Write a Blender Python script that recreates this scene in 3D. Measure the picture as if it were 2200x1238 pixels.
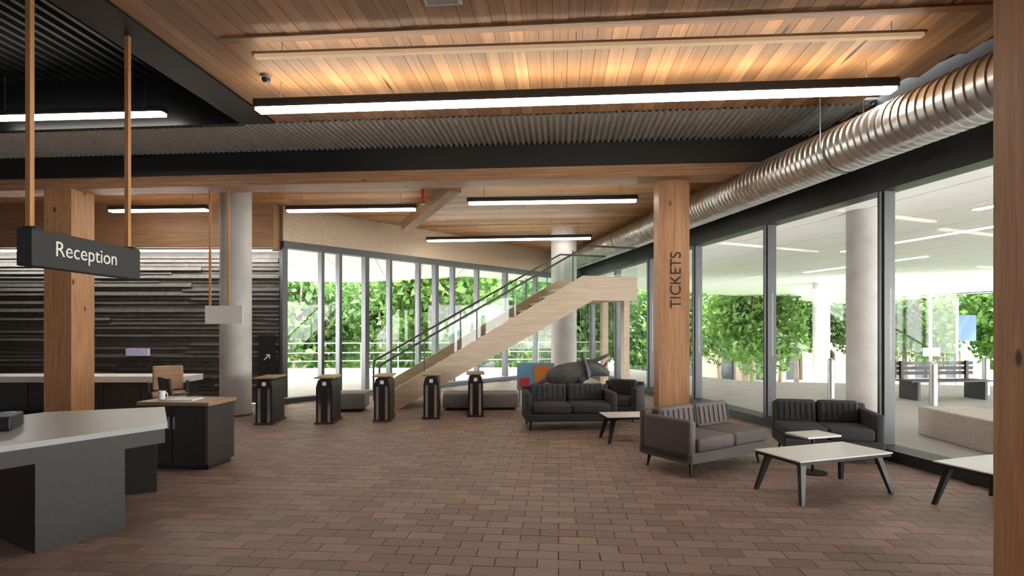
import bpy, bmesh, math, random
from mathutils import Vector, Matrix
random.seed(7)
S = bpy.context.scene
for o in list(bpy.data.objects): bpy.data.objects.remove(o)
C = S.collection

# ------------------------------------------------------------------ camera, sky, sun, exposure
cam_d = bpy.data.cameras.new('camera'); cam = bpy.data.objects.new('camera', cam_d); C.objects.link(cam)
cam_d.sensor_width = 36.0; cam_d.lens = 36.0 * 1200 / 2200; cam_d.shift_y = 0.0391
cam_d.clip_end = 500
cam.location = (0, 0, 1.55); cam.rotation_euler = (math.pi / 2, 0, 0)
S.camera = cam
w = bpy.data.worlds.new('sky'); S.world = w; w.use_nodes = True
nt = w.node_tree; bg = nt.nodes['Background']
sky = nt.nodes.new('ShaderNodeTexSky'); sky.sky_type = 'HOSEK_WILKIE'; sky.turbidity = 6.0
sky.sun_direction = (0.5, 0.3, 0.8); sky.ground_albedo = 0.4
mixw = nt.nodes.new('ShaderNodeMix'); mixw.data_type = 'RGBA'; mixw.inputs[0].default_value = 0.75
mixw.inputs[7].default_value = (1.0, 0.98, 0.94, 1)
nt.links.new(sky.outputs[0], mixw.inputs[6]); nt.links.new(mixw.outputs[2], bg.inputs[0])
bg.inputs[1].default_value = 12.0
sun_d = bpy.data.lights.new('sun', 'SUN'); sun_d.energy = 12.0; sun_d.angle = math.radians(4); sun_d.color = (1, .95, .86)
sun = bpy.data.objects.new('sun', sun_d); C.objects.link(sun); sun.location = (30, 10, 40)
sun.rotation_euler = Vector((-0.5, 0.25, -0.75)).to_track_quat('-Z', 'Y').to_euler()
S.view_settings.view_transform = 'Standard'; S.view_settings.look = 'None'
S.view_settings.exposure = 0.85; S.view_settings.gamma = 1.0; S.view_settings.use_curve_mapping = False

# ------------------------------------------------------------------ materials
def _new(name):
    m = bpy.data.materials.new(name); m.use_nodes = True
    return m, m.node_tree, m.node_tree.nodes['Principled BSDF']
def plain(name, col, rough=.5, metal=0.0, noise=0.0, scale=8.0, bump=0.0):
    m, t, b = _new(name)
    b.inputs['Base Color'].default_value = (*col, 1); b.inputs['Roughness'].default_value = rough
    b.inputs['Metallic'].default_value = metal
    if noise or bump:
        tc = t.nodes.new('ShaderNodeTexCoord'); n = t.nodes.new('ShaderNodeTexNoise')
        n.inputs['Scale'].default_value = scale; n.inputs['Detail'].default_value = 4
        t.links.new(tc.outputs['Object'], n.inputs['Vector'])
        if noise:
            r = t.nodes.new('ShaderNodeValToRGB')
            r.color_ramp.elements[0].position = .3; r.color_ramp.elements[1].position = .7
            r.color_ramp.elements[0].color = (*[c * (1 - noise) for c in col], 1)
            r.color_ramp.elements[1].color = (*[min(1, c * (1 + noise)) for c in col], 1)
            t.links.new(n.outputs['Fac'], r.inputs['Fac']); t.links.new(r.outputs['Color'], b.inputs['Base Color'])
        if bump:
            bp = t.nodes.new('ShaderNodeBump'); bp.inputs['Strength'].default_value = bump; bp.inputs['Distance'].default_value = .01
            t.links.new(n.outputs['Fac'], bp.inputs['Height']); t.links.new(bp.outputs['Normal'], b.inputs['Normal'])
    return m
def wood(name, c0, c1, axis='y', rough=.5, rnd=.35, knots=True):
    m, t, b = _new(name)
    tc = t.nodes.new('ShaderNodeTexCoord'); oi = t.nodes.new('ShaderNodeObjectInfo')
    mp = t.nodes.new('ShaderNodeMapping'); s = [14, 14, 14]; s['xyz'.index(axis)] = .9
    mp.inputs['Scale'].default_value = s
    t.links.new(tc.outputs['Object'], mp.inputs['Vector'])
    mul = t.nodes.new('ShaderNodeMath'); mul.operation = 'MULTIPLY'; mul.inputs[1].default_value = 57.0
    t.links.new(oi.outputs['Random'], mul.inputs[0])
    cb = t.nodes.new('ShaderNodeCombineXYZ')
    for i in range(3): t.links.new(mul.outputs[0], cb.inputs[i])
    t.links.new(cb.outputs[0], mp.inputs['Location'])
    n = t.nodes.new('ShaderNodeTexNoise'); n.inputs['Scale'].default_value = 2.2; n.inputs['Detail'].default_value = 6; n.inputs['Distortion'].default_value = .6
    t.links.new(mp.outputs[0], n.inputs['Vector'])
    r = t.nodes.new('ShaderNodeValToRGB'); r.color_ramp.elements[0].position = .32; r.color_ramp.elements[1].position = .68
    r.color_ramp.elements[0].color = (*c0, 1); r.color_ramp.elements[1].color = (*c1, 1)
    t.links.new(n.outputs['Fac'], r.inputs['Fac'])
    hs = t.nodes.new('ShaderNodeHueSaturation')
    ma = t.nodes.new('ShaderNodeMapRange'); ma.inputs['To Min'].default_value = 1 - rnd; ma.inputs['To Max'].default_value = 1 + rnd * .6
    t.links.new(oi.outputs['Random'], ma.inputs['Value']); t.links.new(ma.outputs[0], hs.inputs['Value'])
    t.links.new(r.outputs['Color'], hs.inputs['Color'])
    out = hs.outputs['Color']
    if knots:
        mk = t.nodes.new('ShaderNodeMapping'); sk = [3.2, 3.2, 3.2]; sk['xyz'.index(axis)] = 1.5; mk.inputs['Scale'].default_value = sk
        t.links.new(tc.outputs['Object'], mk.inputs['Vector']); t.links.new(cb.outputs[0], mk.inputs['Location'])
        v = t.nodes.new('ShaderNodeTexVoronoi'); v.inputs['Scale'].default_value = 1.0; t.links.new(mk.outputs[0], v.inputs['Vector'])
        rk = t.nodes.new('ShaderNodeValToRGB'); rk.color_ramp.elements[0].position = .05; rk.color_ramp.elements[1].position = .1
        rk.color_ramp.elements[0].color = (.12, .05, .02, 1); rk.color_ramp.elements[1].color = (1, 1, 1, 1)
        t.links.new(v.outputs['Distance'], rk.inputs['Fac'])
        mx = t.nodes.new('ShaderNodeMix'); mx.data_type = 'RGBA'; mx.blend_type = 'MULTIPLY'; mx.inputs[0].default_value = 1
        t.links.new(out, mx.inputs[6]); t.links.new(rk.outputs['Color'], mx.inputs[7]); out = mx.outputs[2]
    t.links.new(out, b.inputs['Base Color']); b.inputs['Roughness'].default_value = rough
    return m
def emit(name, col, s):
    m, t, b = _new(name); b.inputs['Base Color'].default_value = (*col, 1)
    b.inputs['Emission Color'].default_value = (*col, 1); b.inputs['Emission Strength'].default_value = s
    return m
def glass_mat(name, refl=.09, tint=(1, 1, 1)):
    m = bpy.data.materials.new(name); m.use_nodes = True; t = m.node_tree; t.nodes.clear()
    o = t.nodes.new('ShaderNodeOutputMaterial'); tr = t.nodes.new('ShaderNodeBsdfTransparent'); tr.inputs[0].default_value = (*tint, 1)
    g = t.nodes.new('ShaderNodeBsdfGlossy'); g.inputs['Roughness'].default_value = .02
    fr = t.nodes.new('ShaderNodeLayerWeight'); fr.inputs['Blend'].default_value = .5
    pw = t.nodes.new('ShaderNodeMath'); pw.operation = 'POWER'; pw.inputs[1].default_value = 4.0
    mr = t.nodes.new('ShaderNodeMapRange'); mr.inputs['To Min'].default_value = refl * .2; mr.inputs['To Max'].default_value = .12
    t.links.new(fr.outputs['Facing'], pw.inputs[0]); t.links.new(pw.outputs[0], mr.inputs['Value'])
    mx = t.nodes.new('ShaderNodeMixShader')
    t.links.new(mr.outputs[0], mx.inputs[0]); t.links.new(tr.outputs[0], mx.inputs[1]); t.links.new(g.outputs[0], mx.inputs[2])
    t.links.new(mx.outputs[0], o.inputs['Surface']); return m
def leaf_mat(name, c0, c1):
    m, t, b = _new(name)
    g = t.nodes.new('ShaderNodeNewGeometry'); r = t.nodes.new('ShaderNodeValToRGB')
    r.color_ramp.elements[0].color = (*c0, 1); r.color_ramp.elements[1].color = (*c1, 1)
    t.links.new(g.outputs['Random Per Island'], r.inputs['Fac']); t.links.new(r.outputs['Color'], b.inputs['Base Color'])
    b.inputs['Roughness'].default_value = .5
    tl = t.nodes.new('ShaderNodeBsdfTranslucent'); t.links.new(r.outputs['Color'], tl.inputs['Color'])
    mx = t.nodes.new('ShaderNodeMixShader'); mx.inputs[0].default_value = .45
    o = t.nodes['Material Output']
    t.links.new(b.outputs[0], mx.inputs[1]); t.links.new(tl.outputs[0], mx.inputs[2]); t.links.new(mx.outputs[0], o.inputs['Surface'])
    return m
def paver_mat(name, col):
    m, t, b = _new(name)
    g = t.nodes.new('ShaderNodeNewGeometry'); oi = t.nodes.new('ShaderNodeObjectInfo'); tc = t.nodes.new('ShaderNodeTexCoord')
    ad = t.nodes.new('ShaderNodeMath'); ad.operation = 'ADD'; t.links.new(g.outputs['Random Per Island'], ad.inputs[0]); t.links.new(oi.outputs['Random'], ad.inputs[1])
    fr = t.nodes.new('ShaderNodeMath'); fr.operation = 'FRACT'; t.links.new(ad.outputs[0], fr.inputs[0])
    r = t.nodes.new('ShaderNodeValToRGB'); e = r.color_ramp.elements
    e[0].color = (*[c * .8 for c in col], 1); e[1].color = (*[c * 1.18 for c in col], 1)
    t.links.new(fr.outputs[0], r.inputs['Fac'])
    n = t.nodes.new('ShaderNodeTexNoise'); n.inputs['Scale'].default_value = 110; n.inputs['Detail'].default_value = 3
    t.links.new(g.outputs['Position'], n.inputs['Vector'])
    rn = t.nodes.new('ShaderNodeValToRGB'); rn.color_ramp.elements[0].position = .35; rn.color_ramp.elements[1].position = .65
    rn.color_ramp.elements[0].color = (.72, .7, .68, 1); rn.color_ramp.elements[1].color = (1.25, 1.25, 1.25, 1)
    t.links.new(n.outputs['Fac'], rn.inputs['Fac'])
    mx = t.nodes.new('ShaderNodeMix'); mx.data_type = 'RGBA'; mx.blend_type = 'MULTIPLY'; mx.inputs[0].default_value = 1
    t.links.new(r.outputs['Color'], mx.inputs[6]); t.links.new(rn.outputs['Color'], mx.inputs[7])
    t.links.new(mx.outputs[2], b.inputs['Base Color']); b.inputs['Roughness'].default_value = .55
    return m
K = {}
K['clt'] = wood('clt_timber', (.44, .23, .105), (.60, .35, .19), 'y', .45)
K['clt_x'] = wood('clt_timber_cross', (.42, .20, .085), (.58, .32, .15), 'x', .45)
K['glulam'] = wood('glulam', (.40, .19, .085), (.55, .30, .15), 'z', .5, .12)
K['glulam_x'] = wood('glulam_beam', (.40, .20, .10), (.56, .33, .18), 'x', .5, .25)
K['pale_wood'] = wood('pale_wood', (.55, .43, .30), (.68, .56, .42), 'x', .5, .1, False)
K['oak'] = wood('oak_top', (.30, .17, .09), (.42, .26, .15), 'x', .45, .1, False)
K['paver'] = paver_mat('paver', (.30, .205, .17))
K['joint'] = plain('joint', (.11, .08, .07), .9)
K['black'] = plain('black_paint', (.012, .013, .015), .45)
K['deck'] = plain('dark_deck', (.02, .024, .024), .42, .2)
K['charcoal'] = plain('charcoal', (.03, .032, .036), .5)
K['galv'] = plain('galvanised', (.62, .63, .60), .38, .35, .12, 14)
K['duct'] = plain('duct_metal', (.62, .62, .60), .3, .9, .1, 6)
K['mull'] = plain('mullion_grey', (.075, .08, .085), .4, .3)
K['alu'] = plain('aluminium', (.45, .47, .48), .35, .8)
K['chrome'] = plain('chrome', (.75, .76, .78), .12, 1)
K['glass'] = glass_mat('glass'); K['railglass'] = glass_mat('rail_glass', .12, (.93, .97, .95))
K['white'] = plain('white_soffit', (.86, .86, .85), .6, 0, .02, 3)
K['laminate'] = plain('white_laminate', (.80, .79, .77), .28)
K['grey_lam'] = plain('grey_laminate', (.42, .43, .43), .35)
K['desk_dark'] = plain('desk_dark', (.03, .027, .026), .5, 0, .1, 20)
K['concrete'] = plain('concrete', (.50, .49, .47), .7, 0, .12, 3, .1)
K['granite'] = plain('granite', (.52, .45, .40), .6, 0, .3, 60)
K['fabric'] = plain('fabric_brown_grey', (.155, .135, .13), .95, 0, .18, 90, .25)
K['fabric_d'] = plain('fabric_dark', (.05, .05, .056), .95, 0, .18, 90, .25)
K['fabric_l'] = plain('fabric_grey', (.26, .26, .265), .95, 0, .15, 90, .25)
K['shingle'] = plain('charred_shingle', (.05, .045, .04), .55, .0, .35, 12, .4)
K['led'] = emit('led_white', (1, .93, .82), 9.0)
K['led_up'] = emit('led_uplight', (1, .86, .66), 7.0)
K['led_dim'] = emit('led_warm_dim', (1, .72, .42), .16)
K['led_wash'] = emit('led_wash', (1, .95, .86), 60.0)
K['led_soft'] = emit('led_soffit', (1, .98, .94), 6.0)
K['ink'] = plain('white_letter', (.9, .9, .88), .5)
K['rod'] = wood('rod_timber', (.50, .24, .09), (.62, .33, .14), 'z', .5, .05, False)
K['paving'] = plain('terrace_paving', (.42, .40, .37), .8, 0, .08, 2)
K['asphalt'] = plain('asphalt', (.09, .09, .09), .9, 0, .15, 6)
K['lawn'] = plain('lawn', (.16, .30, .06), .9, 0, .3, 6)
K['sand'] = plain('sandstone', (.25, .205, .15), .85, 0, .12, 1.2)
K['pane_dark'] = plain('dark_pane', (.04, .05, .06), .1)
K['trunk'] = plain('bark', (.20, .16, .12), .9, 0, .4, 7, .5)
K['leafA'] = leaf_mat('leaf_bright', (.045, .12, .018), (.15, .27, .06))
K['leafB'] = leaf_mat('leaf_mid', (.03, .09, .018), (.11, .21, .055))
K['stone'] = plain('sculpture_grey', (.10, .105, .11), .55, 0, .3, 9, .3)
K['orange'] = plain('orange_panel', (.75, .26, .05), .5); K['blue'] = plain('blue_panel', (.18, .38, .60), .5)
K['violet'] = plain('violet_notice', (.62, .58, .90), .5)
K['navy'] = plain('navy_banner', (.03, .08, .22), .6)
K['red'] = plain('red_panel', (.62, .06, .05), .5)

# ------------------------------------------------------------------ mesh helpers
class M:
    def __init__(s): s.bm = bmesh.new()
    def box(s, c, d, rz=0, bev=0, seg=2, rot=None):
        r = bmesh.ops.create_cube(s.bm, size=1)['verts']
        R = rot if rot else Matrix.Rotation(rz, 4, 'Z')
        bmesh.ops.transform(s.bm, matrix=Matrix.Translation(c) @ R @ Matrix.Diagonal((*d, 1)), verts=r)
        if bev:
            e = list({e for v in r for e in v.link_edges})
            bmesh.ops.bevel(s.bm, geom=e, offset=bev, segments=seg, affect='EDGES', profile=.5)
        return s
    def b(s, x0, x1, y0, y1, z0, z1, bev=0, seg=2):
        return s.box(((x0 + x1) / 2, (y0 + y1) / 2, (z0 + z1) / 2), (abs(x1 - x0), abs(y1 - y0), abs(z1 - z0)), 0, bev, seg)
    def seg(s, p, q, width, height, z):          # upright wall-like bar from p to q (plan points), centred, z=(z0,z1)
        p = Vector(p); q = Vector(q); d = q - p
        return s.box(((p.x + q.x) / 2, (p.y + q.y) / 2, (z[0] + z[1]) / 2), (d.length, width, z[1] - z[0]), math.atan2(d.y, d.x))
    def tube(s, p, q, r0, r1=None, n=12, caps=True):
        p = Vector(p); q = Vector(q); r1 = r0 if r1 is None else r1
        d = q - p; L = d.length
        v = bmesh.ops.create_cone(s.bm, cap_ends=caps, segments=n, radius1=r0, radius2=r1, depth=L)['verts']
        bmesh.ops.transform(s.bm, matrix=Matrix.Translation((p + q) / 2) @ d.to_track_quat('Z', 'Y').to_matrix().to_4x4(), verts=v)
        return s
    def prism(s, poly, z0, z1):
        lo = [s.bm.verts.new((x, y, z0)) for x, y in poly]; hi = [s.bm.verts.new((x, y, z1)) for x, y in poly]
        n = len(poly); s.bm.faces.new(hi); s.bm.faces.new(lo[::-1])
        for i in range(n): s.bm.faces.new((lo[i], lo[(i + 1) % n], hi[(i + 1) % n], hi[i]))
        return s
    def loft(s, rings, closed=True, caps=True):
        R = [[s.bm.verts.new(p) for p in r] for r in rings]; n = len(rings[0])
        for a, c in zip(R, R[1:]):
            for i in range(n if closed else n - 1):
                s.bm.faces.new((a[i], a[(i + 1) % n], c[(i + 1) % n], c[i]))
        if caps: s.bm.faces.new(R[0][::-1]); s.bm.faces.new(R[-1])
        return s
    def build(s, name, mat, parent=None, smooth=False):
        bmesh.ops.recalc_face_normals(s.bm, faces=s.bm.faces)
        me = bpy.data.meshes.new(name); s.bm.to_mesh(me); s.bm.free()
        me.materials.append(K[mat])
        if smooth:
            for p in me.polygons: p.use_smooth = True
            me.set_sharp_from_angle(angle=math.radians(40))
        return link(name, me, parent)
def link(name, me, parent=None):
    o = bpy.data.objects.new(name, me); C.objects.link(o)
    if parent: o.parent = parent
    return o
def tag(o, label, cat, group=None):
    o['label'] = label; o['category'] = cat
    if group: o['group'] = group
    return o
def thing(name, label, cat, loc=(0, 0, 0), rz=0, group=None):
    o = bpy.data.objects.new(name, None); C.objects.link(o); o.location = loc; o.rotation_euler = (0, 0, rz)
    o.empty_display_size = .1
    return tag(o, label, cat, group)
def struct(o): o['kind'] = 'structure'; return o
def structE(name, rz=0, loc=(0, 0, 0)):
    o = bpy.data.objects.new(name, None); C.objects.link(o); o.rotation_euler = (0, 0, rz); o.location = loc
    return struct(o)
def copy_tree(o, parent=None):
    c = o.copy(); C.objects.link(c); c.parent = parent
    for ch in list(o.children): copy_tree(ch, c)
    return c
def text_mesh(body, size, depth=.004):
    cu = bpy.data.curves.new('lettering', 'FONT'); cu.body = body; cu.size = size; cu.extrude = depth
    cu.align_x = 'CENTER'; cu.align_y = 'CENTER'
    ob = bpy.data.objects.new('lettering', cu); C.objects.link(ob)
    bpy.context.view_layer.update()
    me = bpy.data.meshes.new_from_object(ob.evaluated_get(bpy.context.evaluated_depsgraph_get()))
    bpy.data.objects.remove(ob); bpy.data.curves.remove(cu); return me

# ------------------------------------------------------------------ plan geometry
A = math.atan(100 / 1200)                       # the ceiling grid is turned 4.8 degrees from the view
ca, sa = math.cos(A), math.sin(A)
def uv(x, y): return (x * ca - y * sa, x * sa + y * ca)      # plan -> ceiling grid
def xy(u, v): return (u * ca + v * sa, -u * sa + v * ca)
def fx(y): return 5.83 - .179 * y               # right facade line
FR0, FR1 = (fx(-3), -3.0), (fx(19.5), 19.5)
FL0, FL1 = (-4.75, 11.5), FR1                   # far facade
def far_x(y): return FL0[0] + (y - FL0[1]) / (FL1[1] - FL0[1]) * (FL1[0] - FL0[0])

# ================================================================== FLOOR
room = [(-11.2, -3), FR0, FR1, FL0, (-11.2, 11.5)]
floor = struct(M().prism(room, -.30, -.012).build('floor', 'joint'))
PL, PW, G = .28, .14, .003
def inside(x, y):
    if y < 2.2 or x < -11 or x > fx(y) - .16: return False
    return y < 11.3 if x < FL0[0] else y < FL0[1] + (x - FL0[0]) * (FL1[1] - FL0[1]) / (FL1[0] - FL0[0]) - .25
pav = []
for j in range(-10, 150):
    for i in range(-60, 40):
        u = (i + (j % 2) * .5) * PL; v = 2.0 + j * PW
        x, y = xy(u, v)
        if not inside(x, y): continue
        vis = abs(x / max(y, .1)) < .95
        pav.append((y if vis and y > 3.35 else 100 + y, u, v))
pav.sort()
pm = M().b(-PL / 2 + G, PL / 2 - G, -PW / 2 + G, PW / 2 - G, -.04, 0)
p0 = pm.build('paver', 'paver', floor)
for k, (d, u, v) in enumerate(pav[:300]):
    o = p0 if k == 0 else p0.copy()
    if k: C.objects.link(o)
    x, y = xy(u, v); o.location = (x, y, random.uniform(-.0015, .0005)); o.rotation_euler = (0, 0, -A); o.parent = floor
vs, fs = [], []
for d, u, v in pav[300:]:
    b = len(vs); z = random.uniform(-.0015, .0005)
    for zz in (-.02, z):
        for du, dv in ((-1, -1), (1, -1), (1, 1), (-1, 1)):
            x, y = xy(u + du * (PL / 2 - G), v + dv * (PW / 2 - G)); vs.append((x, y, zz))
    fs += [(b + 4, b + 5, b + 6, b + 7)] + [(b + i, b + (i + 1) % 4, b + 4 + (i + 1) % 4, b + 4 + i) for i in range(4)]
me = bpy.data.meshes.new('paver_field'); me.from_pydata(vs, [], fs); me.materials.append(K['paver'])
pf = link('paver_field', me, floor); pf['kind'] = 'stuff'

# ================================================================== CEILINGS
HC = 4.35
ceil = struct(M().prism([xy(-3.83, -3), xy(6.6, -3), xy(6.3, 0), xy(3.75, 7.3), xy(-3.83, 7.3)], HC + .05, HC + .25).build('ceiling', 'black'))
s_, c_ = sa, ca
def vmax(u): return min(7.3, (5.66 - u * (c_ - .179 * s_)) / (s_ + .179 * c_))
BW = .14
bd = M().b(-BW / 2 + .002, BW / 2 - .002, -.5, .5, 0, .05).build('board', 'clt', ceil)
first = True; u = -3.76
while u < 6.2:
    v1 = vmax(u + .07); cut = random.uniform(.5, 4.5)
    for a, b in ((-3, min(cut, v1)), (cut, v1)):
        if b - a < .2: continue
        o = bd if first else bd.copy()
        if not first: C.objects.link(o)
        first = False
        x, y = xy(u, (a + b) / 2); o.location = (x, y, HC + random.uniform(-.002, .002)); o.rotation_euler = (0, 0, -A)
        o.scale = (1, b - a - .003, 1); o.parent = ceil
    u += BW
def corrugated(name, mat, u0, u1, v0, v1, z, pitch, depth, parent=None):
    m = M(); pr = []; u = u0
    while u < u1 - 1e-6:
        pr += [(u, 0), (u + pitch * .35, 0), (u + pitch * .5, depth), (u + pitch * .85, depth)]; u += pitch
    lo = [(*xy(a, v0), z + h) for a, h in pr]; hi = [(*xy(a, v1), z + h) for a, h in pr]
    m.loft([lo, hi], closed=False, caps=False)
    lo2 = [(p[0], p[1], z + depth + .03) for p in lo]; hi2 = [(p[0], p[1], z + depth + .03) for p in hi]
    m.loft([lo2, hi2], closed=False, caps=False)
    return m.build(name, mat, parent)
deck = struct(corrugated('ceiling_deck', 'deck', -12, -4.31, -3, 8.45, 5.0, .16, .06))
strip = struct(corrugated('ceiling_metal', 'galv', -11, 4.2, 7.3, 8.5, 4.33, .085, .035))
def ubox(name, mat, u0, u1, v0, v1, z0, z1, parent=None):
    m = M().b(u0, u1, v0, v1, z0, z1); o = m.build(name, mat, parent); o.rotation_euler = (0, 0, -A); return o
struct(ubox('trim_1', 'black', -4.31, -3.84, -3, 7.3, 4.33, 5.1))        # fascia where the dark deck steps up
struct(ubox('trim_2', 'black', -12, -4.31, 7.25, 7.35, 4.33, 5.1))
struct(ubox('trim_3', 'black', -12, 3.72, 8.45, 8.66, 4.0, 5.1))         # black header
tb = struct(ubox('trim_4', 'glulam_x', -12, 3.70, 8.50, 8.94, 3.955, 4.0))
for k in range(3):
    o = M().b(-12, 3.70, 8.50 + .006 * (k % 2), 8.94, 3.82 + .045 * k, 3.82 + .045 * k + .0435).build('lamella', 'glulam_x', tb)
cfar = struct(M().prism([xy(-11.8, 8.66), xy(3.7, 8.66), (fx(19.4), 19.4), (-4.9, 11.9), (-12, 11.9)], 4.10, 4.2).build('ceiling_far', 'black'))
v = 8.70; first = True
while v < 19.0:
    vb = v + .22
    # extent of this strip
    xr = None
    for uu in [i * .1 for i in range(60, -80, -1)]:
        x, y = xy(uu, v + .11)
        if x < fx(y) - .1: xr = uu; break
    ul = -11.6
    for uu in [i * .1 for i in range(-116, 60)]:
        x, y = xy(uu, v + .22)
        if (x < FL0[0] and y < 11.6) or (x >= FL0[0] and y < FL0[1] + (x - FL0[0]) * 8 / 7.09): ul = uu; break
        ul = uu
    if xr is not None and xr - ul > .3:
        mids = [ul] + ([random.uniform(ul + 1, xr - 1)] if xr - ul > 3 else []) + [xr]
        for a, b in zip(mids, mids[1:]):
            o = M().b(a + .002, b - .002, v + .002, vb - .002, 4.05 + random.uniform(-.002, .002), 4.10).build('board', 'clt_x', cfar); o.rotation_euler = (0, 0, -A)
    v = vb

# ================================================================== LINEAR LIGHTS
def linear_light(p, q, z, label, w_=.11, h_=.10, up=False, mat='charcoal', ztop=None, led='led'):
    p = Vector(p); q = Vector(q); L = (q - p).length; c = (p + q) / 2
    t = thing('linear_light', label, 'light fixture', (c.x, c.y, z), math.atan2(q.y - p.y, q.x - p.x), 'suspended linear lights')
    M().b(-L / 2, L / 2, -w_ / 2, w_ / 2, .02, h_, .004, 1).build('housing', mat, t)
    M().b(-L / 2 + .03, L / 2 - .03, -w_ / 2 - .004, w_ / 2 + .004, -.012, .022).build('diffuser', led, t)
    if up: M().b(-L / 2 + .03, L / 2 - .03, -w_ / 2 + .02, w_ / 2 - .02, h_, h_ + .006).build('uplight', 'led_up', t)
    if ztop:
        n = max(2, int(L / 2))
        for k in range(n):
            xx = -L / 2 + .3 + (L - .6) * k / (n - 1)
            M().tube((xx, 0, h_), (xx, 0, ztop - z), .005, n=6).build('suspension_wire', 'alu', t)
linear_light((-2.92, 6.36), (4.0, 5.81), 4.02, 'longest suspended linear light, dark housing, hung below the timber board ceiling near the duct', .13, .12, True, ztop=HC - .01)
linear_light((-7.2, 7.62), (-4.62, 7.45), 4.4, 'bright linear light hung under the dark corrugated deck near the Reception sign', .12, .09, ztop=4.98)
linear_light((-2.54, 5.47), (3.75, 5.06), 4.2, 'slim timber-coloured linear light just under the timber board ceiling', .05, .05, True, 'glulam_x', HC - .01, 'led_dim')
linear_light((-7.5, 10.4), (-5.6, 10.3), 3.72, 'short linear light above the back counter by the textured dark wall', ztop=4.035)
linear_light((-4.2, 10.4), (-1.75, 10.25), 3.72, 'linear light hung above the row of entry gate pedestals', ztop=4.035)
linear_light((-.78, 9.75), (2.15, 9.55), 3.72, 'linear light ending beside the timber column lettered TICKETS', ztop=4.035)
linear_light((-2.1, 13.7), (1.9, 13.3), 3.68, 'far linear light above the top of the pale staircase', ztop=4.035)
# dark strip whose colour stands for the shade in a recessed ceiling slot
st = M().b(-3.4, 4.6, -.05, .05, -.02, .0).build('slot_shade_strip', 'oak')
st.location = (*xy(.15, 5.17), HC); st.rotation_euler = (0, 0, -A)
tag(st, 'dark brown strip standing for a shaded slot in the timber board ceiling', 'shade strip')

# ================================================================== RIGHT FACADE
f1 = structE('window_1')
dirR = (Vector(FR1) - Vector(FR0)).normalized(); angR = math.atan2(dirR.y, dirR.x)
def onR(y, off=0): return (fx(y) + off * dirR.y, y - off * dirR.x)     # off>0 = outside
msR = [-3.0, -.5, 2.1, 4.6, 6.86, 9.09, 11.4, 13.6, 15.8, 18.0]
for y in msR:
    x, yy = onR(y)
    M().box((x, yy, 1.68), (.09, .15, 3.10), angR).box((x - .09 * dirR.y, yy + .09 * dirR.x, 1.68), (.035, .05, 3.1), angR).build('mullion', 'mull', f1)
for a, b in zip(msR, msR[1:] + [19.4]):
    M().seg(onR(a + .06), onR(b - .06), .02, 0, (.14, 3.2)).build('pane', 'glass', f1)
M().seg(onR(-3), onR(19.5), .26, 0, (3.22, 3.62)).build('head_beam', 'black', f1)
M().seg(onR(-3, -.10), onR(19.3, -.10), .34, 0, (0, .13)).build('sill', 'charcoal', f1)
struct(M().seg(onR(-3, .05), onR(19.5, .05), .2, 0, (3.62, 4.6)).build('wall_right', 'charcoal'))

# ================================================================== FAR FACADE
f2 = structE('window_2')
dirL = (Vector(FL1) - Vector(FL0)); angL = math.atan2(dirL.y, dirL.x)
def onL(t): return (FL0[0] + dirL.x * t, FL0[1] + dirL.y * t)
ts = [0.004]
for X in (690, 728, 785, 836, 898, 935, 972, 1024, 1085, 1150, 1215):
    q = (X - 1100) / 1200; ts.append((11.5 * q + 4.75) / (dirL.x - 8 * q))
for k, t in enumerate(ts):
    x, y = onL(t)
    M().box((x, y, 1.67), (.07 if k % 3 else .11, .16, 3.1), angL).build('mullion', 'mull', f2)
for a, b in zip(ts, ts[1:] + [.99]):
    M().seg(onL(a + .005), onL(b - .005), .02, 0, (.1, 3.2)).build('pane', 'glass', f2)
M().seg(onL(.0), onL(.99), .22, 0, (3.2, 3.34)).build('head_beam', 'mull', f2)
M().seg(onL(.0), onL(.99), .2, 0, (0, .1)).build('sill', 'mull', f2)
struct(M().seg(onL(0), onL(.985), .16, 0, (3.34, 4.1)).build('wall_far', 'pale_wood'))

# ================================================================== LEFT: TEXTURED WALL
wl = struct(M().b(-11.2, -4.78, 11.55, 11.75, 0, 3.12).build('wall_left', 'black'))
z = .02; k = 0
while z < 3.06:
    x = -11.1 - random.random()
    hh = random.uniform(.075, .095)
    while x < -4.8:
        L = random.uniform(1.9, 3.2); a, b = max(x, -11.1), min(x + L, -4.8)
        if b - a > .1:
            dp = random.uniform(.015, .05)
            M().loft([[(a + .003, 11.55, z), (a + .003, 11.55 - dp, z), (a + .003, 11.55 - dp * .35, z + hh - .006), (a + .003, 11.55, z + hh - .006)],
                      [(b - .003, 11.55, z), (b - .003, 11.55 - dp, z), (b - .003, 11.55 - dp * .35, z + hh - .006), (b - .003, 11.55, z + hh - .006)]]).build('shingle', 'shingle', wl)
        x += L
    z += hh
struct(M().b(-11.2, -4.78, 11.2, 11.75, 3.16, 4.1).build('wall_bulkhead', 'oak'))
o = thing('wall_washer', 'thin bright strip light grazing the top of the textured dark wall', 'light fixture', (-8, 11.3, 3.128))
M().b(-3.1, 3.15, -.03, .03, 0, .03).build('housing', 'alu', o); M().b(-3.08, 3.13, -.02, .025, -.012, .002).build('diffuser', 'led_wash', o)
struct(M().b(-11.4, -11.2, -3, 11.75, 0, 5.2).build('wall_side', 'charcoal'))
struct(M().b(-11.4, 6.5, -3.2, -3.0, 0, 5.2).build('wall_back_unseen', 'charcoal'))  # unseen wall behind the camera, made solid and dark to block back light

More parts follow.
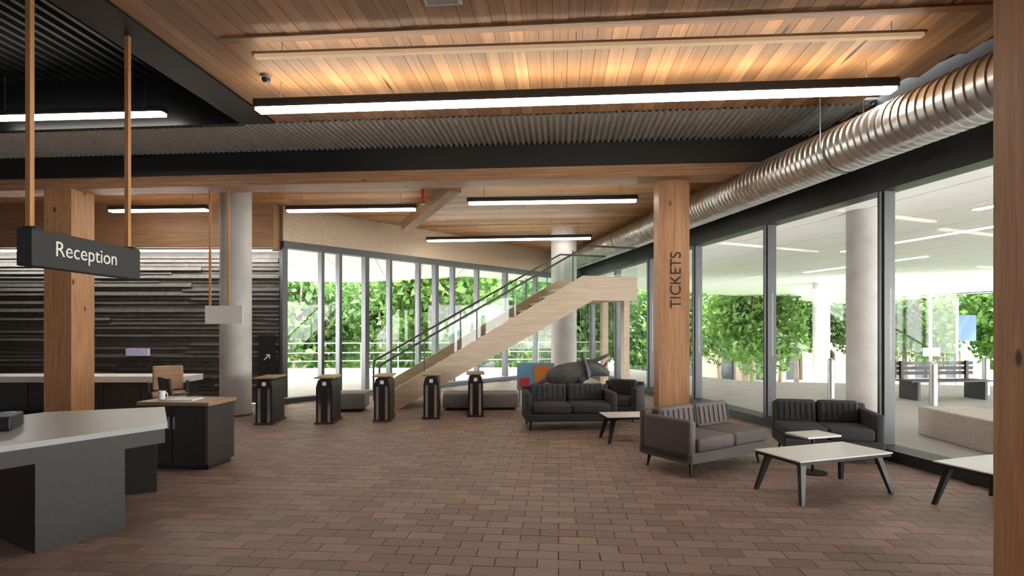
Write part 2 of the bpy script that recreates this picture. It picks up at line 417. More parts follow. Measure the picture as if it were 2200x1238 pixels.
# ================================================================== COLUMNS
def timber_column(x, y, wd, dp, top, rz, label, flip=False):
    t = thing('timber_column', label, 'column', (x, y, 0), rz)
    n = 4
    for k in range(n):
        a = -wd / 2 + wd * k / n
        M().b(a + .0008, a + wd / n - .0008, -dp / 2 + .002 * (k % 2), dp / 2 - .002 * (k % 2), .012, top).build('lamella', 'glulam', t)
    M().b(-wd / 2 - .012, wd / 2 + .012, -dp / 2 - .012, dp / 2 + .012, 0, .012).build('base_plate', 'black', t)
    return t
c1 = timber_column(2.49, 8.74, .46, .46, 3.82, -A, 'timber column with black vertical lettering beside the grey sofas')
tm = text_mesh('TICKETS', .23, .002); tm.materials.append(K['black'])
o = link('lettering', tm, c1); o.rotation_euler = (math.pi / 2, -math.pi / 2, 0); o.location = (.03, -.236, 2.28)
timber_column(-7.38, 9.32, .48, .46, 3.82, -A, 'timber column behind the hanging Reception sign')
timber_column(3.12, 3.05, .56, .50, HC, -A, 'large timber column standing near the end of a white coffee table')
def round_column(x, y, r, top, label, z0=0):
    t = thing('concrete_column', label, 'column', (x, y, z0))
    m = M(); rings = []
    for z, rr in ((0, r * 1.0), (.02, r), (top - z0 - .02, r), (top - z0, r)):
        rings.append([(rr * math.cos(a * math.tau / 32), rr * math.sin(a * math.tau / 32), z) for a in range(32)])
    m.loft(rings).build('shaft', 'concrete', t, True)
    M().tube((0, 0, 0), (0, 0, .03), r + .012, r + .006, 32).build('base_ring', 'mull', t)
round_column(-4.92, 9.95, .26, 4.05, 'round concrete column in front of the textured dark wall')
round_column(1.30, 14.0, .32, 4.05, 'round concrete column behind the top of the staircase')
round_column(5.28, 8.35, .25, 3.3, 'round concrete column just outside the right-hand glass wall')
round_column(11.9, 21.5, .30, 3.3, 'slimmer far concrete column holding up the white canopy outside', -4.0)

# ================================================================== DUCT
du = thing('spiral_duct', 'large ribbed silver air duct running along the glass wall under the ceiling', 'duct', (0, 0, 0))
def dpt(y): return Vector((5.08 - .179 * y, y, 3.66))
y0, y1, R = 1.2, 18.6, .27
a, b = dpt(y0), dpt(y1); ax = (b - a).normalized(); side = ax.cross(Vector((0, 0, 1))).normalized(); upv = side.cross(ax)
rings = []; L = (b - a).length; pitch = .095; n = int(L / pitch)
for k in range(n):
    for off, rr in ((0, R), (.06, R), (.07, R + .014), (.085, R + .014)):
        c = a + ax * (k * pitch + off)
        rings.append([tuple(c + side * rr * math.cos(g * math.tau / 28) + upv * rr * math.sin(g * math.tau / 28)) for g in range(28)])
M().loft(rings).build('ribbed_tube', 'duct', du, True)
for k in range(7):
    c = dpt(2.0 + k * 2.3)
    for sg in (-1, 1):
        e = c + side * sg * (R + .02)
        M().tube(e, (e.x, e.y, 4.33 if c.y < 8 else 4.04), .006, n=6).build('hanger_rod', 'alu', du)
    rr = []
    for off in (-.02, .02):
        rr.append([tuple(c + ax * off + side * (R + .022) * math.cos(g * math.tau / 28) + upv * (R + .022) * math.sin(g * math.tau / 28)) for g in range(28)])
    M().loft(rr, caps=False).build('strap', 'alu', du)

# ================================================================== RECEPTION SIGN
sg = thing('hanging_sign', 'long dark sign reading Reception hung from two timber rods', 'sign', (-3.66, 4.8, 2.02))
M().b(-.06, .06, -.61, .61, 0, .285, .004, 1).build('panel', 'charcoal', sg)
for yy in (-.56, .52): M().b(-.018, .018, yy - .02, yy + .02, .285, 2.98).build('suspension_rod', 'rod', sg)
for yy in (-.56, .52): M().b(-.03, .064, yy - .03, yy + .03, .27, .30).build('bracket', 'black', sg)
tm = text_mesh('Reception', .17, .003); tm.materials.append(K['ink'])
o = link('lettering', tm, sg); o.rotation_euler = (math.pi / 2, 0, math.pi / 2); o.location = (.064, -.06, .15)
hs = thing('hanging_sign', 'plain white panel hung on two thin rods by the round concrete column', 'sign', (-4.78, 9.25, 1.62))
M().b(-.30, .32, -.012, .012, 0, .30).build('panel', 'laminate', hs)
for xx in (-.22, .08): M().b(xx - .016, xx + .016, -.012, .012, .30, 2.43).build('suspension_rod', 'rod', hs)
wp = thing('wayfinding_panel', 'black wayfinding panel with pale diagonal arrow on the dark wall end', 'sign', (-5.0, 11.40, 0))
M().b(-.16, .16, -.02, .02, 0, 1.4).build('panel', 'black', wp)
m = M(); m.box((0, -.022, .95), (.15, .006, .02), rot=Matrix.Rotation(-math.pi / 4, 4, 'Y')); m.box((.03, -.022, 1.005), (.08, .006, .02)); m.box((.06, -.022, .97), (.02, .006, .08)); m.build('arrow', 'ink', wp)
nt_ = M().b(-7.9, -7.45, 11.42, 11.5, .98, 1.13).build('notice', 'violet'); tag(nt_, 'small pale violet notice fixed to the textured dark wall', 'notice')

# ================================================================== RECEPTION DESK
rd = thing('reception_desk', 'angular reception desk with grey top and dark front panel', 'desk', (-3.6, 4.2, 0))
top = [(-3.60, 3.25), (-2.80, 4.54), (-3.42, 5.5), (-4.30, 5.15), (-4.75, 3.75)]
lc = lambda P: [(x + 3.6, y - 4.2) for x, y in P]
M().prism(lc(top), .735, .775).build('desk_top', 'grey_lam', rd)
def inset(P, d):
    cx = sum(p[0] for p in P) / len(P); cy = sum(p[1] for p in P) / len(P)
    return [(cx + (x - cx) * (1 - d), cy + (y - cy) * (1 - d)) for x, y in P]
M().prism(lc(inset(top, .02)), .62, .735).build('fascia', 'desk_dark', rd)
M().prism(lc([(-3.27, 3.83), (-2.98, 4.30), (-3.52, 4.60), (-3.86, 4.16)]), 0, .62).build('pedestal', 'desk_dark', rd)
M().prism(lc([(-3.36, 5.28), (-3.43, 5.40), (-4.16, 5.12), (-4.10, 5.0)]), 0, .62).build('end_panel', 'desk_dark', rd)
eq = thing('printer', 'low dark printer on the grey reception desk top', 'printer', (-4.02, 4.25, .775), .5)
M().b(-.2, .2, -.17, .17, 0, .11, .015).build('body', 'black', eq); M().b(-.15, .15, -.172, -.165, .03, .05).build('paper_slot', 'charcoal', eq)
M().b(.08, .16, .05, .12, .11, .116).build('control_panel', 'blue', eq)
cr = thing('credenza', 'dark side cabinet with timber top beyond the reception desk', 'cabinet', (-3.68, 6.35, 0), -.1)
M().b(-.42, .42, -.26, .26, .70, .74, .003, 1).build('top', 'oak', cr); M().b(-.40, .40, -.24, .24, .05, .70).build('body', 'desk_dark', cr)
for k in range(2):
    d_ = M().b(-.39 + .395 * k, -.005 + .395 * k, -.255, -.24, .07, .69).build('door', 'desk_dark', cr)
    M().b(-.04 + .06 * k - .006, -.04 + .06 * k + .006, -.27, -.255, .45, .58).build('handle', 'alu', d_)
M().b(-.38, .38, -.2, .2, 0, .05).build('plinth', 'black', cr)
pp = M().b(-3.85, -3.55, 6.2, 6.42, .74, .752).build('paper_stack', 'ink'); tag(pp, 'stack of white papers on the timber-topped side cabinet', 'papers')
cp = thing('cup', 'white cup on the timber-topped side cabinet', 'cup', (-3.95, 6.3, .74))
M().loft([[(r * math.cos(a * math.tau / 20), r * math.sin(a * math.tau / 20), z) for a in range(20)] for z, r in ((0, .03), (.005, .032), (.1, .04), (.1, .035), (.01, .027))]).build('body', 'ink', cp, True)
hn = M(); pts = [(.037 + .03 * math.sin(t), 0, .055 + .03 * math.cos(t)) for t in [math.pi * i / 6 for i in range(7)]]
for p, q in zip(pts, pts[1:]): hn.tube(p, q, .005, n=8)
hn.build('handle', 'ink', cp, True)
# back counter
bc = thing('back_counter', 'long low counter with thick white top in front of the textured wall', 'counter', (-7.9, 10.35, 0))
M().b(-2.3, 2.0, -.32, .32, .57, .68, .004, 1).build('counter_top', 'laminate', bc)
M().b(-2.2, 1.9, -.26, .30, .08, .57).build('body', 'desk_dark', bc)
for k in range(6): M().b(-2.18 + k * .68, -1.52 + k * .68, -.275, -.26, .1, .555).build('door', 'charcoal', bc)
M().b(-2.15, 1.85, -.2, .28, 0, .08).build('plinth', 'black', bc)
ph = thing('card_terminal', 'small white card terminal on the white back counter', 'terminal', (-6.15, 10.2, .68))
M().b(-.04, .04, -.05, .05, 0, .02, .005).build('base', 'ink', ph); M().box((0, 0, .10), (.075, .02, .17), rot=Matrix.Rotation(-.3, 4, 'X'), bev=.006).build('body', 'ink', ph)
M().box((0, -.012, .125), (.06, .004, .07), rot=Matrix.Rotation(-.3, 4, 'X')).build('screen', 'black', ph)

def office_chair(x, y, rz, mat, label):
    t = thing('office_chair', label, 'chair', (x, y, 0), rz)
    M().box((0, 0, .47), (.48, .46, .07), bev=.03).build('seat', mat, t)
    M().box((0, .24, .72), (.44, .05, .40), rot=Matrix.Rotation(-.12, 4, 'X'), bev=.025).build('backrest', mat, t)
    M().box((0, .235, .50), (.06, .03, .22)).build('back_post', 'black', t)
    M().tube((0, 0, .09), (0, 0, .44), .03, .022).build('gas_column', 'black', t, True)
    for k in range(5):
        g = k * math.tau / 5 + .3; e = (.30 * math.cos(g), .30 * math.sin(g))
        s = M().tube((0, 0, .12), (e[0], e[1], .075), .022, .014, 8).build('base_arm', 'black', t, True)
        M().tube((e[0] - .012, e[1], .03), (e[0] + .012, e[1], .03), .03, n=14).tube((e[0], e[1], .03), (e[0], e[1], .08), .008, n=8).build('caster', 'black', s, True)
    for sx in (-1, 1):
        M().box((sx * .27, .02, .66), (.05, .26, .03), bev=.01).box((sx * .27, .06, .55), (.03, .05, .2)).build('armrest', 'black', t)
office_chair(-4.28, 7.35, 2.4, 'charcoal', 'dark office chair on a five-star base beyond the reception desk')
office_chair(-5.62, 9.15, .6, 'oak', 'brown office chair beside the white-topped back counter')

# ================================================================== SOFT SEATING
def sofa(name, label, loc, rz, L, Dp, mat, seats=2, left_arm=True, right_arm=False, bh=.66, group=None):
    t = thing(name, label, 'sofa' if seats > 1 else 'armchair', loc, rz, group)
    M().b(-L / 2, L / 2, -Dp / 2, Dp / 2, .14, .26, .02).build('base', mat, t)
    sw = (L - (.10 if left_arm else 0) - (.10 if right_arm else 0)) / seats; x0 = -L / 2 + (.10 if left_arm else 0)
    for k in range(seats):
        M().b(x0 + k * sw + .004, x0 + (k + 1) * sw - .004, -Dp / 2 - .01, Dp / 2 - .14, .26, .40, .035, 3).build('seat_cushion', mat, t, True)
        cu = M().box((x0 + (k + .5) * sw, Dp / 2 - .17, .52), (sw - .02, .13, .28), rot=Matrix.Rotation(-.16, 4, 'X'), bev=.04, seg=3).build('back_cushion', mat, t, True)
        m = M(); n = 7
        for i in range(n):
            xx = x0 + k * sw + .05 + (sw - .1) * i / (n - 1)
            m.box((xx, Dp / 2 - .243, .53), (.008, .012, .20), rot=Matrix.Rotation(-.16, 4, 'X'))
        m.build('pleat', mat, cu)
    M().b(-L / 2, L / 2, Dp / 2 - .11, Dp / 2, .14, bh, .03, 3).build('back_panel', mat, t, True)
    if left_arm: M().b(-L / 2, -L / 2 + .10, -Dp / 2 + .02, Dp / 2 - .02, .14, bh - .05, .03, 3).build('arm', mat, t, True)
    if right_arm: M().b(L / 2 - .10, L / 2, -Dp / 2 + .02, Dp / 2 - .02, .14, bh - .05, .03, 3).build('arm', mat, t, True)
    for sx in (-1, 1):
        for sy in (-1, 1):
            M().tube((sx * (L / 2 - .07), sy * (Dp / 2 - .07), 0), (sx * (L / 2 - .09), sy * (Dp / 2 - .09), .15), .012, .02, 10).build('leg', 'black', t, True)
    return t
SG = 'low lounge seats'
sofa('sofa', 'brown-grey two-seat sofa in front of the timber column, pleated back cushions', (2.19, 6.38, 0), math.radians(33), 1.32, .74, 'fabric', 2, True, False, .64)
sofa('loveseat', 'dark grey seat by the glass wall beyond the white coffee table', (3.78, 6.75, 0), math.radians(-14), 1.05, .72, 'fabric_d', 2, False, True, .62)
sofa('sofa', 'dark two-seat sofa in front of the horned animal sculpture', (.88, 8.75, 0), math.radians(4), 1.40, .72, 'fabric_d', 2, True, True, .62)
sofa('armchair', 'dark armchair tucked beside the lettered timber column', (1.86, 9.55, 0), math.radians(-25), .68, .70, 'fabric_d', 1, True, True, .62)
def ottoman(loc, d, rz, mat, label):
    t = thing('ottoman', label, 'ottoman', loc, rz)
    M().box((0, 0, .05 + d[2] / 2), d, bev=.03, seg=3).build('cushion', mat, t, True)
    M().b(-d[0] / 2 + .06, d[0] / 2 - .06, -d[1] / 2 + .06, d[1] / 2 - .06, 0, .05).build('plinth', 'black', t)
ottoman((-.60, 10.75, 0), (1.42, .55, .27), .05, 'fabric_l', 'long light grey ottoman bench between the entry gates and the sofa')
ottoman((-3.05, 10.55, 0), (.62, .55, .30), .1, 'fabric_l', 'small light grey cube ottoman at the foot of the staircase')
def coffee_table(loc, rz, L, W_, h, label, group=None):
    t = thing('coffee_table', label, 'table', loc, rz)
    M().b(-L / 2, L / 2, -W_ / 2, W_ / 2, h - .012, h, .003, 1).build('table_top', 'laminate', t)
    M().b(-L / 2 + .01, L / 2 - .01, -W_ / 2 + .01, W_ / 2 - .01, h - .04, h - .012).build('apron', 'black', t)
    for sx in (-1, 1):
        for sy in (-1, 1):
            p = Vector((sx * (L / 2 - .10), sy * (W_ / 2 - .08), h - .04)); q = Vector((sx * (L / 2 - .02), sy * (W_ / 2 - .0), 0))
            u_ = Vector((.032, 0, 0)); v_ = Vector((0, .022, 0))
            r0 = [tuple(q + a * u_ * .55 + b * v_ * .7) for a, b in ((-1, -1), (1, -1), (1, 1), (-1, 1))]; r1 = [tuple(p + a * u_ + b * v_) for a, b in ((-1, -1), (1, -1), (1, 1), (-1, 1))]
            M().loft([r0, r1]).build('leg', 'black', t)
    return t
coffee_table((2.95, 5.30, 0), math.radians(19), 1.12, .54, .385, 'white-topped coffee table with splayed dark legs in front of the brown-grey sofa')
coffee_table((4.16, 4.78, 0), math.radians(19), .80, .54, .385, 'second white-topped coffee table half hidden by the large timber column')
coffee_table((1.68, 7.72, 0), math.radians(6), .86, .46, .36, 'small white-topped coffee table behind the brown-grey sofa')
st_ = thing('side_table', 'little white side table beside the dark grey seat at the glass wall', 'table', (3.22, 5.98, 0), .3)
M().b(-.22, .22, -.16, .16, .40, .42, .003, 1).build('table_top', 'laminate', st_); M().tube((0, 0, .012), (0, 0, .40), .016).build('stem', 'black', st_, True); M().tube((0, 0, 0), (0, 0, .012), .14, n=24).build('base', 'black', st_)

# ================================================================== ENTRY GATE PEDESTALS
def pedestal(x, y, label=None):
    t = thing('gate_pedestal', label, 'gate', (x, y, 0), .08, 'entry gate pedestals in a row')
    pr = [(-.13, 0), (.13, 0), (.13, .60), (.10, .70), (.05, .74), (-.05, .74), (-.10, .70), (-.13, .60)]
    M().loft([[(a, -.30, b) for a, b in pr], [(a, .30, b) for a, b in pr]]).build('body', 'black', t)
    M().b(-.16, .16, -.32, .32, .735, .755, .004, 1).build('top_plate', 'oak', t)
    for sx in (-1, 1): M().b(sx * .075 - .022, sx * .075 + .022, -.306, -.298, .03, .58).build('chrome_strip', 'chrome', t)
    M().b(-.15, .15, -.33, .33, 0, .03).build('foot', 'charcoal', t)
    M().b(-.03, .03, -.304, -.299, .62, .68).build('reader_light', 'ink', t)
    return t
PLB = ['black and chrome entry gate pedestal next to the round concrete column', 'second entry gate pedestal from the round concrete column', 'middle black entry gate pedestal of the row by the staircase',
       'fourth entry gate pedestal from the round concrete column', 'entry gate pedestal at the sofa end of the row']
for lb, (x, y) in zip(PLB, ((-4.0, 9.25), (-3.05, 9.3), (-2.18, 9.55), (-1.40, 9.8), (-.66, 10.05))): pedestal(x, y, lb)

# ================================================================== STAIRCASE
sd = Vector((.95, .312)); sd.normalize(); angS = math.atan2(sd.y, sd.x)
sc = thing('staircase', 'pale timber staircase rising past the far glass wall, glass balustrade', 'staircase', (-2.5, 11.35, 0), angS)
NR, RI, GO, SW = 15, .163, .272, 1.4
for k in range(NR):
    M().b(k * GO, k * GO + GO + .03, -SW / 2, SW / 2, (k + 1) * RI - .045, (k + 1) * RI).build('tread', 'pale_wood', sc)
    M().b(k * GO + .02, k * GO + .035, -SW / 2, SW / 2, k * RI, (k + 1) * RI - .045).build('riser', 'fabric_l', sc)
xe, ze = NR * GO, NR * RI
for sy in (-1, 1):
    yy = sy * (SW / 2 + .03)
    def strp(pr, w2): return [[(a, yy - w2, b) for a, b in pr], [(a, yy + w2, b) for a, b in pr]]
    M().loft(strp([(-.25, 0), (.12, 0), (xe + .1, ze - .32), (xe + .1, ze + .22), (xe - .1, ze + .22), (-.25, .22)], .03)).build('stringer', 'pale_wood', sc)
    M().loft(strp([(-.2, .22), (xe, ze + .22), (xe, ze + .82), (-.2, .80)], .008)).build('glass_panel', 'railglass', sc)
    M().tube((-.25, yy, .84), (xe, yy, ze + .86), .022, n=10).tube((xe, yy, ze + .86), (xe + 1.2, yy, ze + .86), .022, n=10).tube((-.25, yy, 0), (-.25, yy, .84), .02, n=10).build('handrail', 'mull', sc, True)
    for k in range(4):
        xx = .6 + k * 1.05; M().tube((xx, yy, xx * RI / GO + .2), (xx, yy, xx * RI / GO + .95), .014, n=8).build('baluster', 'mull', sc, True)
    M().b(xe + .1, xe + 1.2, yy - .03, yy + .03, ze - .3, ze + .22).build('landing_edge', 'pale_wood', sc)
    M().b(xe + .1, xe + 1.2, yy - .008, yy + .008, ze + .22, ze + .82).build('glass_panel', 'railglass', sc)
M().b(xe, xe + 1.2, -SW / 2, SW / 2, ze - .28, ze).build('landing', 'pale_wood', sc)
for sy in (-.5, .5): M().b(xe + .98, xe + 1.12, sy - .07, sy + .07, 0, ze - .28).build('landing_post', 'pale_wood', sc)

# ================================================================== SCULPTURE
scu = thing('sculpture', 'dark grey horned animal sculpture on a white plinth behind the dark sofa', 'sculpture', (1.22, 10.45, 0), 0)
M().b(-.42, .42, -.28, .28, 0, .36, .01, 1).build('plinth', 'laminate', scu)
m = M(); m.box((-.12, -.282, .18), (.10, .006, .14), bev=.0); m.box((.04, -.282, .18), (.05, .006, .14)); m.build('plinth_mark', 'black', scu)
def blob(path, n=14):
    rings = []
    for i, (p, rx, rz_) in enumerate(path):
        p = Vector(p); a = Vector(path[max(0, i - 1)][0]); b = Vector(path[min(len(path) - 1, i + 1)][0]); d = (b - a).normalized()
        sd_ = d.cross(Vector((0, 0, 1))); sd_ = sd_.normalized() if sd_.length > .05 else Vector((0, 1, 0)); up = sd_.cross(d)
        rings.append([tuple(p + sd_ * rx * math.cos(g * math.tau / n) + up * rz_ * math.sin(g * math.tau / n)) for g in range(n)])
    return rings
m = M()
m.loft(blob([((-.60, 0, .58), .03, .03), ((-.52, 0, .62), .12, .13), ((-.34, 0, .66), .20, .20), ((-.12, 0, .69), .22, .22), ((.06, 0, .73), .18, .20), ((.16, 0, .78), .15, .18),
              ((.28, 0, .80), .15, .17), ((.40, 0, .77), .11, .12), ((.52, 0, .72), .08, .085), ((.60, 0, .69), .03, .04)]))
for x, y in ((-.38, -.13), (-.36, .13), (.02, -.13), (.04, .13)):
    m.loft(blob([((x, y, .66), .09, .09), ((x + .02, y, .52), .07, .075), ((x - .01, y, .42), .055, .06), ((x, y, .355), .075, .075)]))
m.build('body', 'stone', scu, True)
fr = M(); rg = []
for r, dx in ((.05, .10), (.20, .07), (.27, .02), (.26, 0), (.18, .03)):
    rg.append([(.12 + dx - .06 * math.sin(g * math.tau / 18), r * math.cos(g * math.tau / 18), .83 + r * .95 * math.sin(g * math.tau / 18)) for g in range(18)])
fr.loft(rg).build('frill', 'stone', scu, True)
for y in (-.08, .08): M().loft(blob([((.26, y, .90), .04, .04), ((.40, y * 1.3, .97), .03, .03), ((.54, y * 1.5, 1.03), .016, .016), ((.60, y * 1.5, 1.08), .003, .003)], 10)).build('brow_horn', 'stone', scu, True)
M().loft(blob([((.48, 0, .80), .035, .035), ((.54, 0, .88), .022, .022), ((.57, 0, .96), .003, .003)], 10)).build('nose_horn', 'stone', scu, True)
M().b(-.64, -.58, -.03, .03, .55, .60).loft(blob([((-.56, 0, .60), .06, .06), ((-.72, 0, .52), .035, .035), ((-.84, 0, .50), .008, .008)], 10)).build('tail', 'stone', scu, True)
db = thing('display_board', 'orange, blue and red display board beside the horned animal sculpture', 'board', (.55, 11.2, 0), 0)
M().b(-.45, .30, -.02, .02, .30, .85).build('panel', 'blue', db); M().prism([(-.1, -.025), (.22, -.025), (.22, -.021), (-.1, -.021)], .42, .80).build('orange_patch', 'orange', db)
M().b(-.40, -.2, -.026, -.02, .34, .55).build('red_patch', 'red', db)
for sx in (-.4, .25): M().b(sx - .02, sx + .02, -.15, .15, 0, .03).b(sx - .015, sx + .015, -.015, .015, .03, .3).build('stand', 'alu', db)

# diagonal roof brace under the far ceiling
br = M(); p, q = Vector((-.95, 9.3, 3.93)), Vector((-2.3, 12.2, 3.78)); d = q - p
br.box(tuple((p + q) / 2), (d.length, .22, .22), rot=d.to_track_quat('X', 'Z').to_matrix().to_4x4())
o = br.build('ceiling_beam', 'glulam_x'); tag(o, 'single timber beam running back under the far ceiling over the gate pedestals', 'beam')

# ================================================================== OUTSIDE
out = [(-40, 11.9), (-11.3, 11.9), FL0, FL1, (fx(-8), -8), (60, -8), (60, 17), (30, 26), (6, 26), (-40, 26)]
struct(M().prism([(-40, 12.0), (-4.9, 12.0), (FL1[0], FL1[1] + .3), (FL1[0] + .3, FL1[1]), (fx(-8) + .2, -8), (60, -8), (60, 12), (20, 14), (7, 16.5), (4, 22.6), (-40, 20)], -.4, -.03).build('floor_terrace', 'paving'))
struct(M().prism([(-120, 18), (120, 10), (160, 140), (-120, 140)], -4.3, -4.0).build('ground_street', 'asphalt'))
struct(M().prism([(-60, 24), (20, 26), (60, 34), (60, 40), (-60, 36)], -4.0, -3.9).build('ground_lawn', 'lawn'))
soff = [(fx(-6) + .15, -6), (FR1[0] + .15, 19.6), (-4.9, 11.75), (-14, 11.75), (-14, 20), (-5.9, 21.4), (-1.6, 18.9), (10.3, 28.8), (26, 42), (22.5, 25.3), (27, 14), (27, -6)]
canopy = struct(M().prism(soff, 3.34, 3.62).build('ceiling_canopy', 'white'))
def clip(P, n, d):
    out_ = []
    for i in range(len(P)):
        a, b = P[i], P[(i + 1) % len(P)]
        da = a[0] * n[0] + a[1] * n[1] - d; db_ = b[0] * n[0] + b[1] * n[1] - d
        if da >= 0: out_.append(a)
        if (da >= 0) != (db_ >= 0):
            t = da / (da - db_); out_.append((a[0] + (b[0] - a[0]) * t, a[1] + (b[1] - a[1]) * t))
    return out_
parts = [[soff[0], soff[1], soff[6], soff[7], soff[8], soff[9], soff[10], soff[11]], [soff[1], soff[2], soff[3], soff[4], soff[5], soff[6]]]
nrm = (dirR.y, -dirR.x)
for P in parts:
    ds = [p[0] * nrm[0] + p[1] * nrm[1] for p in P]; d = min(ds)
    while d < max(ds):
        Q = clip(clip(P, nrm, d + .012), (-nrm[0], -nrm[1]), -(d + 1.2 - .012))
        if len(Q) > 2:
            try: M().prism(Q, 3.30, 3.34).build('panel', 'white', canopy)
            except Exception: pass
        d += 1.2
for k, (x, y, L) in enumerate(((7.2, 6.5, 3.5), (7.9, 11.0, 3.5), (9.6, 15.5, 4), (12.6, 20, 4), (15.5, 25, 4), (16.5, 13, 4), (20, 21, 4), (2.8, 21.2, 3), (-3, 16.8, 3), (-7, 16, 3))):
    t = thing('canopy_light', 'slim white strip light recessed under the outdoor canopy', 'light fixture', (x, y, 3.3), angR + .05, 'canopy strip lights')
    M().b(-L / 2 - .02, L / 2 + .02, -.08, .08, -.012, 0).build('frame', 'ink', t); M().b(-L / 2, L / 2, -.06, .06, -.022, -.006).build('diffuser', 'led_soft', t)
# granite bench, slatted bench, bollard, steps
gb = M().box((6.35, 7.0, .18), (.75, 2.6, .42), -.05, .02); o = gb.build('granite_bench', 'granite'); tag(o, 'speckled granite block seat on the terrace outside the glass wall', 'bench')
sb = thing('slatted_bench', 'dark slatted bench out on the pale terrace', 'bench', (9.6, 12.4, -.03), .1)
for k in range(5): M().b(-1.0, 1.0, -.25 + k * .11, -.16 + k * .11, .40, .43).build('slat', 'charcoal', sb)
for k in range(3): M().b(-1.0, 1.0, .30, .33, .52 + k * .11, .60 + k * .11).build('slat', 'charcoal', sb)
for sx in (-.8, .8): M().b(sx - .03, sx + .03, -.22, .24, 0, .40).b(sx - .03, sx + .03, .24, .30, 0, .84).build('leg', 'charcoal', sb)
for k, (x, y) in enumerate(((8.6, 11.4), (7.2, 12.6), (11.2, 13.2))):
    t = thing('bollard', 'round steel bollard on the terrace', 'bollard', (x, y, -.03), 0, 'terrace bollards'); M().tube((0, 0, 0), (0, 0, .85), .07, n=20).build('post', 'alu', t, True); M().tube((0, 0, .85), (0, 0, .9), .07, .03, 20).build('cap', 'alu', t, True)
rl = thing('terrace_railing', 'long grey railing along the terrace edge beyond the far glass', 'railing', (0, 0, 0))
a_, b_ = Vector((-12, 19.2, 0)), Vector((3.6, 22.0, 0))
for zz in (.35, .65, 1.0): M().tube(a_ + Vector((0, 0, zz)), b_ + Vector((0, 0, zz)), .018, n=8).build('rail', 'alu', rl, True)
for k in range(13):
    p = a_.lerp(b_, k / 12); M().tube(p - Vector((0, 0, .03)), p + Vector((0, 0, 1.0)), .022, n=8).build('post', 'alu', rl, True)

# arcade building
def building(x0, y0, rz, W_, H, nb, label, z0=-4.0, arch=True):
    t = thing('arcade_building' if arch else 'office_building', label, 'building', (x0, y0, z0), rz)
    bw = W_ / nb; aw = bw * .5; sp = 2.4; rad = aw / 2
    M().b(0, W_, .5, 8, 0, H).build('core', 'sand', t)
    for k in range(nb):
        cx = (k + .5) * bw
        pr = [(-bw / 2, 0), (-aw / 2, 0), (-aw / 2, sp)] + [(-rad * math.cos(g * math.pi / 10), sp + rad * math.sin(g * math.pi / 10)) for g in range(1, 10)] + [(aw / 2, sp), (aw / 2, 0), (bw / 2, 0), (bw / 2, sp + rad + .6), (-bw / 2, sp + rad + .6)]
        M().loft([[(cx + a, 0, b) for a, b in pr], [(cx + a, .5, b) for a, b in pr]]).build('arch_bay', 'sand', t)
        M().b(cx - aw / 2, cx + aw / 2, .44, .5, 0, sp + rad).build('arch_pane', 'pane_dark', t)
        for f in range(int((H - sp - rad - 1.2) // 2.8)):
            zz = sp + rad + 1.3 + f * 2.8
            w_ = M().b(cx - .7, cx + .7, .36, .5, zz, zz + 1.7).build('window', 'ink', t); M().b(cx - .6, cx + .6, .33, .37, zz + .1, zz + 1.6).build('window_pane', 'pane_dark', w_)
    zc = sp + rad + .6; n = 0
    while zc < H - .1:
        M().b(0, W_, .40 + .02 * (n % 2), .5, zc + .03, min(zc + .55, H)).build('stone_course', 'sand', t); zc += .58; n += 1
    M().b(-.2, W_ + .2, .1, 8, H, H + .4).build('cornice', 'sand', t)
building(17, 58, .12, 34, 12, 9, 'sandstone building with a row of arches behind the street trees')
building(-36, 50, -.02, 44, 13, 11, 'sandstone building behind the trees beyond the staircase')
# trees
def make_leaves(seed, n, R_):
    rnd = random.Random(seed); vs, fs = [], []
    blobs = [(rnd.uniform(-R_ * .6, R_ * .6), rnd.uniform(-R_ * .6, R_ * .6), rnd.uniform(-R_ * .75, R_ * .6), rnd.uniform(.42, .62) * R_) for _ in range(13)]
    for i in range(n):
        bx, by, bz, br_ = rnd.choice(blobs)
        d = Vector((rnd.gauss(0, 1), rnd.gauss(0, 1), rnd.gauss(0, 1))).normalized() * br_ * rnd.random() ** .4
        c = Vector((bx, by, bz)) + d; nn = Vector((rnd.gauss(0, 1), rnd.gauss(0, 1), rnd.gauss(0, 1) + .7)).normalized()
        a = nn.orthogonal().normalized(); b = nn.cross(a); a, b = (a * math.cos(i) + b * math.sin(i)), (b * math.cos(i) - a * math.sin(i))
        s = rnd.uniform(.11, .22); k = len(vs)
        vs += [tuple(c - a * s), tuple(c + b * s * .55), tuple(c + a * s), tuple(c - b * s * .55)]; fs.append((k, k + 1, k + 2, k + 3))
    me = bpy.data.meshes.new('crown'); me.from_pydata(vs, [], fs); return me
lm = []
for k in range(4):
    me = make_leaves(k, 9000, 2.75); me.materials.append(K['leafA' if k % 2 else 'leafB']); lm.append(me)
def tree(k, x, y, label, s=1.0, z0=-4.0, cz=3.0):
    t = thing('street_tree', label, 'tree', (x, y, z0), k * 1.7, 'street trees seen through the glass')
    cr_ = link('crown', lm[k % 4], t); cr_.location = (0, 0, cz - z0); cr_.scale = (s, s, s * 1.15)
    m = M(); m.loft(blob([((0, 0, -.05), .28, .28), ((.05, .02, 1.5), .2, .2), ((-.03, .05, 3.2), .17, .17), ((.04, 0, cz - z0), .10, .10)], 10)).build('trunk', 'trunk', t, True)
    for j in range(5):
        g = j * 1.3 + k; e = (1.8 * math.cos(g), 1.8 * math.sin(g), cz - z0 + .5 + j * .3)
        M().tube((0, 0, 3.2 + j * .3), e, .08, .03, 7).build('branch', 'trunk', t, True)
TL = ['leafy green street tree beyond the far glass wall', 'leafy green street tree beyond the canopy on the right']
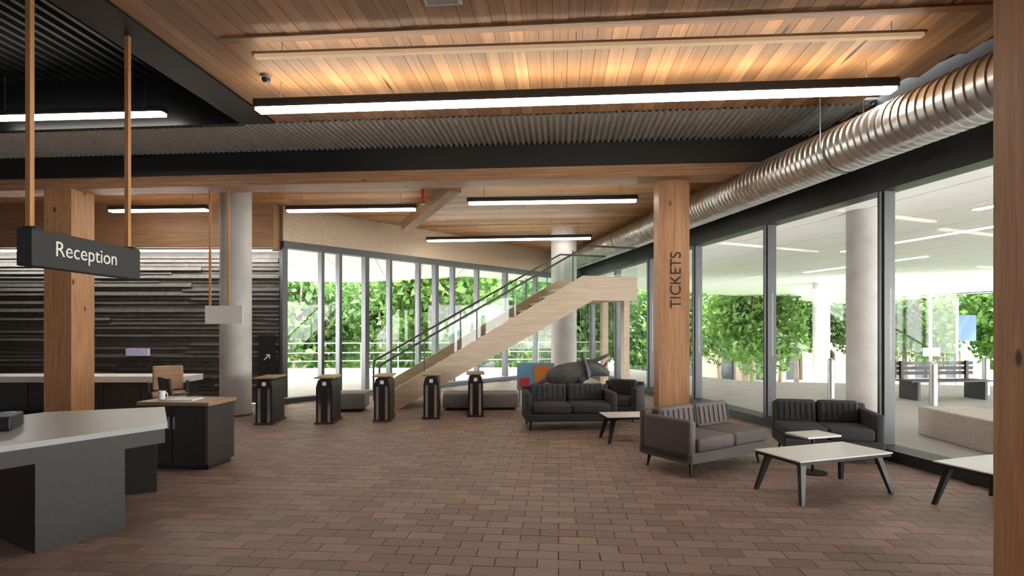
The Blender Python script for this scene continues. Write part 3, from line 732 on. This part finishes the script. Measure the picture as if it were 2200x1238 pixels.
spots = [(-9.5, 24.6), (-3.3, 24.8), (3.4, 26.4), (-13.2, 30.5), (-6.6, 30.6), (-.6, 32.0), (6.9, 32.2), (-10, 37), (-3.6, 39.6), (3.6, 37.8), (10.4, 38.2), (13.4, 32.0), (17.2, 39.8), (21.5, 44.6), (26.6, 48.8),
         (31.4, 44.6), (29.2, 38.2), (27.6, 31.6), (34.2, 34.4), (15.4, 46), (19.6, 52.8), (36.5, 41), (28, 55), (34, 51), (41, 47), (42.5, 37), (33, 28), (8.5, 44)]
for k, (x, y) in enumerate(spots): tree(k, x, y, TL[0 if x < 9 else 1], 1 + .05 * (k % 3), -4.0, (1.7 if x < 9 else 2.3) + .45 * (k % 3))
sp_ = thing('sign_post', 'tall grey pole with a small white sign out beyond the terrace', 'sign', (17.6, 23.5, -.03))
M().tube((0, 0, -4), (0, 0, 3.3), .06, n=12).build('pole', 'alu', sp_, True); M().b(-.35, .35, -.08, -.05, .4, .75).build('plate', 'ink', sp_)

# small ceiling fittings
dc = thing('dome_camera', 'small dark dome camera under the timber boards above the longest linear light', 'camera', (-2.73, 6.2, HC))
M().tube((0, 0, -.03), (0, 0, 0), .062, n=24).build('base', 'alu', dc, True)
M().loft([[(.05 * math.cos(p) * math.cos(g * math.tau / 20), .05 * math.cos(p) * math.sin(g * math.tau / 20), -.03 - .05 * math.sin(p)) for g in range(20)] for p in (0, .4, .8, 1.2, 1.5)]).build('dome', 'pane_dark', dc, True)
sk = thing('ceiling_speaker', 'pale grey square speaker grille on the timber board ceiling', 'speaker', (-.60, 4.66, HC), -A)
M().b(-.16, .16, -.16, .16, -.02, 0, .004, 1).build('frame', 'laminate', sk); M().b(-.13, .13, -.13, .13, -.024, -.018).build('grille', 'grey_lam', sk)
rp = thing('sprinkler_pipe', 'short red fire sprinkler pipe dropping from the far ceiling', 'pipe', (-1.50, 9.45, 4.045))
M().tube((0, 0, -.34), (0, 0, 0), .03, n=12).build('pipe', 'red', rp, True); M().tube((0, 0, -.40), (0, 0, -.34), .045, .02, 12).build('sprinkler_head', 'chrome', rp, True)
bn = thing('street_banner', 'dark blue banner on a grey street pole among the trees', 'banner', (22.3, 28.0, -4.0))
M().tube((0, 0, 0), (0, 0, 7.0), .07, n=12).build('pole', 'alu', bn, True); M().b(.08, .95, -.02, .02, 4.9, 6.2).build('cloth', 'navy', bn)
